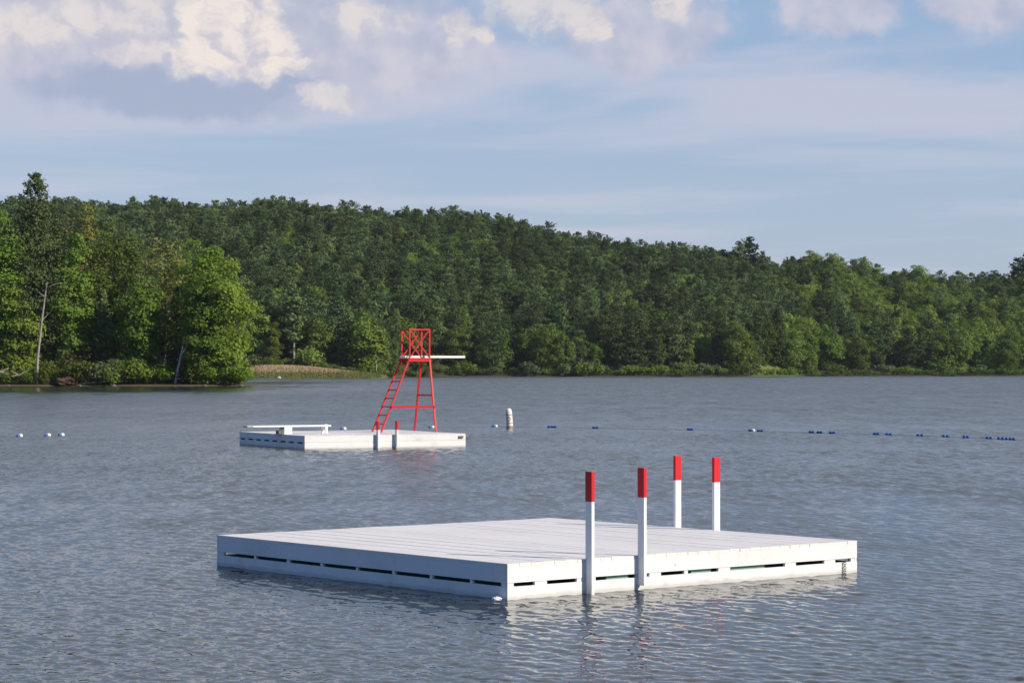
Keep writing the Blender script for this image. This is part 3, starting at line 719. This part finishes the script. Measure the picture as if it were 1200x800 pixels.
lump('white_stone', 'small white stone at the waterline below the tan meadow', 'stone', BARKW, X_at(327, 699), 699, .3, .6, .5, .5, 60)
# hay on the meadow bank
def build_hay():
    r = np.random.default_rng(5); n = 14000
    y = r.uniform(703, 774, n); px = r.uniform(286, 446, n); x = X_at(px, y); z = terrain_z(x, y)
    keep = (z > .3); x, y, z = x[keep], y[keep], z[keep]; n = len(x)
    h = r.uniform(.25, .62, n); w = r.uniform(.10, .25, n); a = r.random(n)*3.14
    dx, dy = np.cos(a)*w, np.sin(a)*w; lx, ly = r.normal(0, .25, n), r.normal(0, .25, n)
    q = np.stack([np.stack([x-dx, y-dy, z-.05], -1), np.stack([x+dx, y+dy, z-.05], -1), np.stack([x+lx+dx*.2, y+ly+dy*.2, z+h], -1), np.stack([x+lx-dx*.2, y+ly-dy*.2, z+h], -1)], 1)
    hi = (z > 1.9+r.normal(0, .35, n)).astype(int)
    hay = mat_leaf('hay', (.40, .32, .17), (.54, .44, .26), .15); green = mat_leaf('bank_grass', (.12, .15, .05), (.22, .23, .09), .15)
    o = link('grass', mesh_np('grass', q.reshape(-1, 3), np.arange(4*n).reshape(-1, 4), 4, [green, hay], hi))
    tag(o, 'tan and green tall grass on the low bank below the far wood', 'grass', kind='stuff')
build_hay()

# ------------------------------------------------------------------ swimming rafts
def edge_s(B, th, px):
    u = (px-600)/F; cx, cy = math.cos(th), math.sin(th)
    return (u*B[1]-B[0])/(cx-u*cy)
def raft(label, B, th, w, l, dk, nboards, slots_front, slots_side, slot_z, low_z, seed, drums=()):
    """x runs along the sunlit front face, y along the shaded side face; the origin of the root is the raft's centre on the water"""
    c, s = math.cos(th), math.sin(th)
    cen = (B[0]+c*w/2-s*l/2, B[1]+s*w/2+c*l/2, 0)
    root = thing('swimming_raft', label, 'raft', cen, th)
    ox, oy = -w/2, -l/2
    r = random.Random(seed)
    tb = .042; bw = w/nboards
    m = MB()
    for i in range(nboards):
        gap = r.choice((.003, .004, .006, .008, .011)); dz = r.uniform(-.004, .004); e0 = r.uniform(0, .006); e1 = r.uniform(0, .003)
        m.box(ox+i*bw+gap/2, ox+(i+1)*bw-gap/2, oy+e0, oy+l-e1, dk-tb, dk+dz, .0015)
    m.build('deck', DECKW, root)
    T_ = .04; z1 = dk-tb-.0008
    zs0, zs1 = slot_z
    # four fascia boards above the slots, four skirt boards below
    def face_boards(za, zb, nm, pt, mt=WHITE):
        for (x0, x1, y0, y1) in ((ox+.002, ox+w-.002, oy+.0015, oy+.0015+pt), (ox+.002, ox+w-.002, oy+l-.002-pt, oy+l-.002),
                                 (ox+.003, ox+.003+pt, oy+pt+.006, oy+l-pt-.006), (ox+w-.003-pt, ox+w-.003, oy+pt+.006, oy+l-pt-.006)):
            MB().box(x0, x1, y0, y1, za, zb, .003).build(nm, mt, root)
    face_boards(zs1, z1, 'fascia_board', T_); face_boards(low_z, zs0, 'skirt_board', T_, SKIRT)
    def blocks(sl, L, axis, at):
        g = []; prev = 0.0
        for a, b in sl: g.append((prev, a)); prev = b
        g.append((prev, L))
        for a, b in g:
            if b-a < .012: continue
            if axis == 'x': MB().box(ox+a+.007, ox+b-.001, at+.010, at+T_+.012, zs0+.001, zs1-.001).build('spacer_block', WHITE, root)
            else: MB().box(at+.010, at+T_+.012, oy+a+.007, oy+b-.001, zs0+.001, zs1-.001).build('spacer_block', WHITE, root)
    blocks(slots_front, w, 'x', oy); blocks(slots_side, l, 'y', ox)
    blocks(slots_front, w, 'x', oy+l-T_-.02); blocks(slots_side, l, 'y', ox+w-T_-.02)
    m = MB()
    for k in range(6):
        xx = ox+.45+k*(w-.9)/5
        m.box(xx-.04, xx+.04, oy+.07, oy+l-.07, dk-.24, dk-tb-.006)
    m.build('joists', DARKIN, root)
    for (a, b) in drums: MB().box(ox+a, ox+b, oy+.065, oy+.8, -.25, .212, .02).build('float_drum', TEAL, root)
    for k in range(4):
        xx = ox+w*(.16+.225*k)
        MB().box(xx-.36, xx+.36, oy+.85, oy+l-.30, -.25, .17, .04).build('float_drum', TEAL, root)
    return root, ox, oy
def post(root, x0, x1, y0, y1, z0, z1, red):
    p = MB().box(x0, x1, y0, y1, z0, z1-red, .005).build('handrail_post', WHITE, root)
    MB().box(x0-.002, x1+.002, y0-.002, y1+.002, z1-red+.001, z1, .006).build('red_cap', RED, p)
    return p

NB, NTH, NW, NL, ND = (-.06, 31.20), .686, 6.66, 7.02, .466
sf = [(edge_s(NB, NTH, a), edge_s(NB, NTH, b)) for a, b in ((602.7, 627), (641.6, 676.2), (698.5, 745.5), (757, 761.3), (775, 802), (806.5, 842), (856, 920), (933, 966), (979, 997))]
sd = [(edge_s(NB, NTH+math.pi/2, b), edge_s(NB, NTH+math.pi/2, a)) for a, b in reversed(((262, 297.3), (300, 335.7), (339, 375), (378.2, 416.7), (419, 459), (462.5, 503), (506.5, 550), (553.2, 586.7)))]
nr_, ox, oy = raft('large white wooden raft nearest the viewer with four red topped posts', NB, NTH, NW, NL, ND, 33, sf, sd, (.165, .215), -.06, 3, [(edge_s(NB, NTH, a), edge_s(NB, NTH, b)) for a, b in ((714, 740), (813, 837), (859, 900))])
s1 = edge_s(NB, NTH, 686.0); s2 = edge_s(NB, NTH, 747.2)
PT, PP = .052, .125
for s_, z0, z1 in ((s1, -.35, 1.63), (s2, .06, 1.655)):
    p = post(nr_, ox+s_, ox+s_+PT, oy-PP, oy+.001, z0, z1, .40)
    for zz in (.34, .12):
        MB().tube([(ox+s_+PT-.004, oy-PP*.5, zz), (ox+s_+PT+.008, oy-PP*.5, zz)], .010, 8).build('bolt', GREYM, p)
for yy in (3.04, 3.93):
    post(nr_, ox+NW, ox+NW+PP, oy+yy-PT/2, oy+yy+PT/2, -.3, 1.605, .39)
def ladder_rungs(root, xs, y, zs):
    for z in zs: MB().box(xs[0], xs[1], y-.06, y-.02, z-.02, z+.02, .004).build('ladder_step', WHITE, root)
ladder_rungs(nr_, (ox+s1+PT+.002, ox+s2-.002), oy, (-.28,))

def world_of(root_args, x, y, z):
    (B, th) = root_args; c, s = math.cos(th), math.sin(th)
    return Vector((B[0]+c*x-s*y, B[1]+s*x+c*y, z))
# mooring chain at the right corner, foam scrap at the near corner
def chain(name, label, pts, r, mat):
    m = MB(); pts = [Vector(p) for p in pts]
    for i, (a, b) in enumerate(zip(pts, pts[1:])):
        mid = (a+b)/2; L = (b-a).length*.72; dr = (b-a).normalized()
        sd_ = dr.cross(Vector((0, 1, 0)) if i % 2 else Vector((1, 0, 0))).normalized()
        loop = [mid+dr*(L*math.cos(q))+sd_*(r*2.0*math.sin(q)) for q in [2*math.pi*k/10 for k in range(11)]]
        m.tube(loop, r*.6, 6, False)
    return tag(m.build(name, mat), label, 'chain')
sx = edge_s(NB, NTH, 988)
chain('mooring_chain', 'dark hanging chain over the front face near the right corner of the large raft', [world_of((NB, NTH), sx, -.03, .20-i*.032) for i in range(9)], .009, GREYM)
# chunk of foam in the water at the near corner
p = world_of((NB, NTH), -.10, .10, .01)
lump('foam_scrap', 'small white foam scrap floating at the near corner of the large raft', 'foam', WHITEF, p.x, p.y, .01, .06, .05, .035, 70)

FB, FTH, FW, FL, FD = (-7.74, 89.54), .477, 6.70, 6.79, .50
gs = FL/8
fsd = [(i*gs+.24, (i+1)*gs-.10) for i in range(8)]
fr_, fx, fy = raft('white wooden raft farther out carrying the red diving tower', FB, FTH, FW, FL, FD, 32, [], fsd, (.20, .255), -.06, 9)
for a in (441.0, 463.0):
    s_ = edge_s(FB, FTH, a)
    post(fr_, fx+s_, fx+s_+.075, fy-.16, fy+.001, -.3 if a < 450 else .05, 1.02, .33)
MB().box(fx+FW-.30, fx+FW-.12, fy-.05, fy+.003, .33, .42, .01).build('bracket', GREYM, fr_)

# ------------------------------------------------------------------ red diving tower on the far raft
tw = thing('diving_tower', 'red diving tower with crossed railings and a white board on the farther raft', 'diving tower', world_of((FB, FTH), 5.8, 3.5, FD+.005), FTH)
def tl(x, y, z): return (x-5.8, y-3.5, z-FD-.005)
ZP, ZT, ZD = 3.43, 4.60, FD+.008
nr_t, fr_t, nl_t, fl_t = (6.62, 3.1), (6.62, 3.85), (5.75, 3.1), (5.75, 3.85)
W_ = .068
for (t_, b_) in ((nr_t, (6.62, 2.5)), (fr_t, (6.62, 4.5))):
    MB().bar(tl(*b_, ZD), tl(*t_, ZP), W_, W_, (1, 0, 0), .006).build('leg', RED, tw)
for (t_, b_) in ((nl_t, (4.5, 3.05)), (fl_t, (4.5, 3.90))):
    MB().bar(tl(*b_, ZD), tl(*t_, ZP), .062, .062, (0, 1, 0), .006).build('ladder_rail', RED, tw)
for z in (.83, 1.165, 1.5, 1.83, 2.165, 2.5, 2.83, 3.16):
    f = (z-ZD)/(ZP-ZD); x = 4.5+1.25*f
    MB().bar(tl(x, 3.05+.05*f+.04, z), tl(x, 3.9-.05*f-.04, z), .04, .04, (0, 0, 1), .005).build('rung', RED, tw)
f = (1.5-ZD)/(ZP-ZD)
for (ya, yb) in ((3.05+.05*f, 2.5+.6*f),):
    MB().bar(tl(4.5+1.25*f, ya-.065, 1.5), tl(6.66, yb-.065, 1.5), .04, .09, (0, 0, 1), .005).build('crossbar', RED, tw)
f = (1.95-ZD)/(ZP-ZD)
MB().bar(tl(6.62, 2.5+.6*f+.05, 1.95), tl(6.62, 4.5-.65*f-.05, 1.95), .05, .06, (0, 0, 1), .005).build('crossbar', RED, tw)
m = MB()
for k in range(4): m.box(5.70-5.8+k*.235, 5.70-5.8+k*.235+.228, -.46, .41, ZP-FD-.06, ZP-FD-.012, .004)
m.box(5.68-5.8, 6.68-5.8, -.45, -.41, ZP-FD-.15, ZP-FD-.062, .004); m.box(5.68-5.8, 6.68-5.8, .36, .40, ZP-FD-.15, ZP-FD-.062, .004)
m.build('platform', RED, tw)
for (x, y) in (nr_t, fr_t, nl_t, fl_t):
    MB().bar(tl(x, y, ZP-.008), tl(x, y, ZT-.075), .058, .058, (1, 0, 0), .006).build('railing_post', RED, tw)
for a, b in ((nl_t, nr_t), (fl_t, fr_t), (nl_t, fl_t), (nr_t, fr_t)):
    dv = Vector((b[0]-a[0], b[1]-a[1], 0)).normalized()*(.04 if a[0] != b[0] else -.04)
    MB().bar(tl(a[0]-dv.x, a[1]-dv.y, ZT-.045), tl(b[0]+dv.x, b[1]+dv.y, ZT-.045), .055, .055, (0, 0, 1), .006).build('top_rail', RED, tw)
for y, (a, b) in ((3.1, (5.79, 6.58)), (3.85, (5.79, 6.58))):
    MB().bar(tl(a, y-.015, ZP+.06), tl(b, y-.015, ZT-.09), .04, .025, (0, 1, 0)).build('cross_brace', RED, tw)
    MB().bar(tl(a, y+.015, ZT-.09), tl(b, y+.015, ZP+.06), .04, .025, (0, 1, 0)).build('cross_brace', RED, tw)
MB().box(5.60-5.8, 8.30-5.8, -.20, .20, ZP-FD-.008, ZP-FD+.085, .012).build('diving_board', WHITE, tw)

# low diving board at the raft's left edge
lb = thing('diving_board', 'low white diving board overhanging the left edge of the farther raft', 'diving board', world_of((FB, FTH), .35, 2.5, FD+.005), FTH)
MB().box(-1.75, 1.70, -.21, .21, .27, .335, .012).build('board', WHITE, lb)
g = MB(); g.box(-1.752, -1.50, -.212, .212, .285, .320, .004); g.build('board_tip', GREYM, lb)
m = MB(); m.box(-.26, .06, -.26, -.20, .0, .268, .006); m.box(-.26, .06, .20, .26, .0, .268, .006); m.box(-.24, .04, -.2, .2, .18, .266, .006); m.build('fulcrum_stand', WHITE, lb)
m = MB(); m.box(1.46, 1.56, -.2, -.12, 0, .268, .005); m.box(1.46, 1.56, .12, .2, 0, .268, .005); m.box(1.45, 1.57, -.2, .2, .336, .36, .004); m.build('rear_support', WHITE, lb)
m = MB(); m.box(-.45, -.35, -.15, .15, .005, .13, .006); m.build('cross_bearer', GREYM, lb)

# ------------------------------------------------------------------ swim rope and floats
ROPE = [(-60, 513.5), (24, 511.3), (57, 510.6), (73, 510.2), (180, 507.5), (280, 505), (403, 503), (507, 501.2), (580, 500.0), (597, 500.3), (647, 500.8), (698, 501.8), (810, 503.8), (885, 505.2), (960, 507.3), (1035, 509.3), (1108, 511.8), (1160, 514), (1186, 515.2), (1260, 518)]
def rope_pt(px):
    py = float(np.interp(px, [p[0] for p in ROPE], [p[1] for p in ROPE])); d = CAMH*F/(py-HOR)
    return Vector((X_at(px, d), d, 0))
m = MB(); pts = [rope_pt(px)+Vector((0, 0, .012+.012*math.sin(px*.4))) for px in np.arange(-60, 1261, 6)]
m.tube(pts, .005, 6); tag(m.build('swim_rope', ROPEM), 'thin dark rope on the water strung with floats behind the farther raft', 'rope')
def float_mesh(r, L, mat, nm):
    prof = [(r*.25, -L/2), (r*.7, -L/2+.012), (r, -L/2+.05), (r, L/2-.05), (r*.7, L/2-.012), (r*.25, L/2)]
    return MB().lathe(prof, 14).mesh(nm, mat)
fw = float_mesh(.085, .19, WHITEF, 'rope_float'); fb = float_mesh(.07, .19, BLUEF, 'rope_float')
def put_float(px, white, label, group=None):
    p = rope_pt(px); q = rope_pt(px+3); t = (q-p).normalized()
    o = link('rope_float', fw if white else fb); o.location = p+Vector((0, 0, .035))
    o.rotation_euler = t.to_track_quat('Z', 'Y').to_euler(); return tag(o, label, 'float', group)
put_float(24.3, 1, 'leftmost white float on the swim rope, alone on the water'); put_float(21.8, 0, 'blue float touching the leftmost white float')
put_float(57.2, 1, 'white float nearer the picture edge in the close pair'); put_float(54.5, 0, 'blue float left of the white float pair')
put_float(73.2, 1, 'white float nearer the farther raft in the close pair'); put_float(70.5, 0, 'blue float between the two close white floats')
put_float(403.7, 1, 'white float behind the deck of the farther raft beside the low board'); put_float(400.8, 0, 'blue float beside the low board behind the farther raft')
put_float(507.3, 1, 'white float behind the right leg of the diving tower'); put_float(504.4, 0, 'blue float behind the right leg of the diving tower')
put_float(581, 1, 'white float just left of the striped marker buoy'); put_float(578.2, 0, 'blue float just left of the striped marker buoy')
put_float(882.5, 1, 'lone white float among blue ones far right of the marker buoy')
for px in (643.5, 647.5, 651, 696, 700, 807, 811, 879, 889, 893, 949.5, 953, 959, 962.5, 973.5, 977.5, 1025, 1029, 1039.5, 1043.5, 1076, 1080.5, 1106, 1110.5, 1130, 1134, 1157, 1161, 1170.5, 1175, 1179.5, 1184, 1188):
    put_float(px, 0, 'blue float on the swim rope right of the marker buoy', 'blue floats right of the marker buoy')

# ------------------------------------------------------------------ marker buoy
bp = rope_pt(597); bp.y -= 1.0; bp.x = X_at(597.5, bp.y)
by = thing('marker_buoy', 'upright white marker buoy with orange bands standing in the lake', 'buoy', bp); by.rotation_euler = (0, R(-4), R(8))
r_ = .165
MB().lathe([(r_*.8, -.5), (r_, -.45), (r_*1.03, .1), (r_, .60), (r_*.98, .80), (r_*.88, .90), (r_*.62, .965), (r_*.25, .99)], 24).build('body', BUOYW, by)
MB().lathe([(r_*1.035, -.10), (r_*1.05, -.09), (r_*1.05, .085), (r_*1.03, .09)], 24).build('waterline_stain', ALGAE, by)
for z in (.235, .66): MB().lathe([(r_*1.012, z-.026), (r_*1.045, z-.024), (r_*1.045, z+.024), (r_*1.012, z+.026)], 24).build('orange_band', ORANGE, by)
def curved_diamond():
    bm = bmesh.new(); rr = r_*1.05
    def pt(a, z): q = R(-105)+a/rr; return Vector((rr*math.cos(q), rr*math.sin(q), z))
    o_ = [(0, .14), (.115, 0), (0, -.14), (-.115, 0)]; segs = 8; out, inn = [], []
    for i in range(4):
        a, b = o_[i], o_[(i+1) % 4]
        for k in range(segs):
            f = k/segs; q = (a[0]*(1-f)+b[0]*f, a[1]*(1-f)+b[1]*f)
            out.append(bm.verts.new(pt(q[0], .45+q[1]))); inn.append(bm.verts.new(pt(q[0]*.66, .45+q[1]*.66)))
    n = len(out)
    for i in range(n): bm.faces.new((out[i], out[(i+1) % n], inn[(i+1) % n], inn[i]))
    bmesh.ops.solidify(bm, geom=list(bm.faces), thickness=.004)
    bmesh.ops.recalc_face_normals(bm, faces=bm.faces)
    me = bpy.data.meshes.new('orange_diamond'); bm.to_mesh(me); bm.free(); me.materials.append(ORANGE); return me
link('orange_diamond', curved_diamond(), by)

# ------------------------------------------------------------------ thin summer haze over the lake
HAZE = 3.2e-5
def build_haze():
    m, T, out = new_mat('haze_air')
    v = T.n('ShaderNodeVolumePrincipled'); v.inputs['Color'].default_value = (.86, .92, 1.0, 1); v.inputs['Density'].default_value = HAZE; v.inputs['Anisotropy'].default_value = .2
    T.L.new(v.outputs[0], out.inputs['Volume'])
    tag(MB().box(-2700, 2700, -40, 2300, -4.0, 135).build('haze', m), kind='stuff')
if HAZE: build_haze()
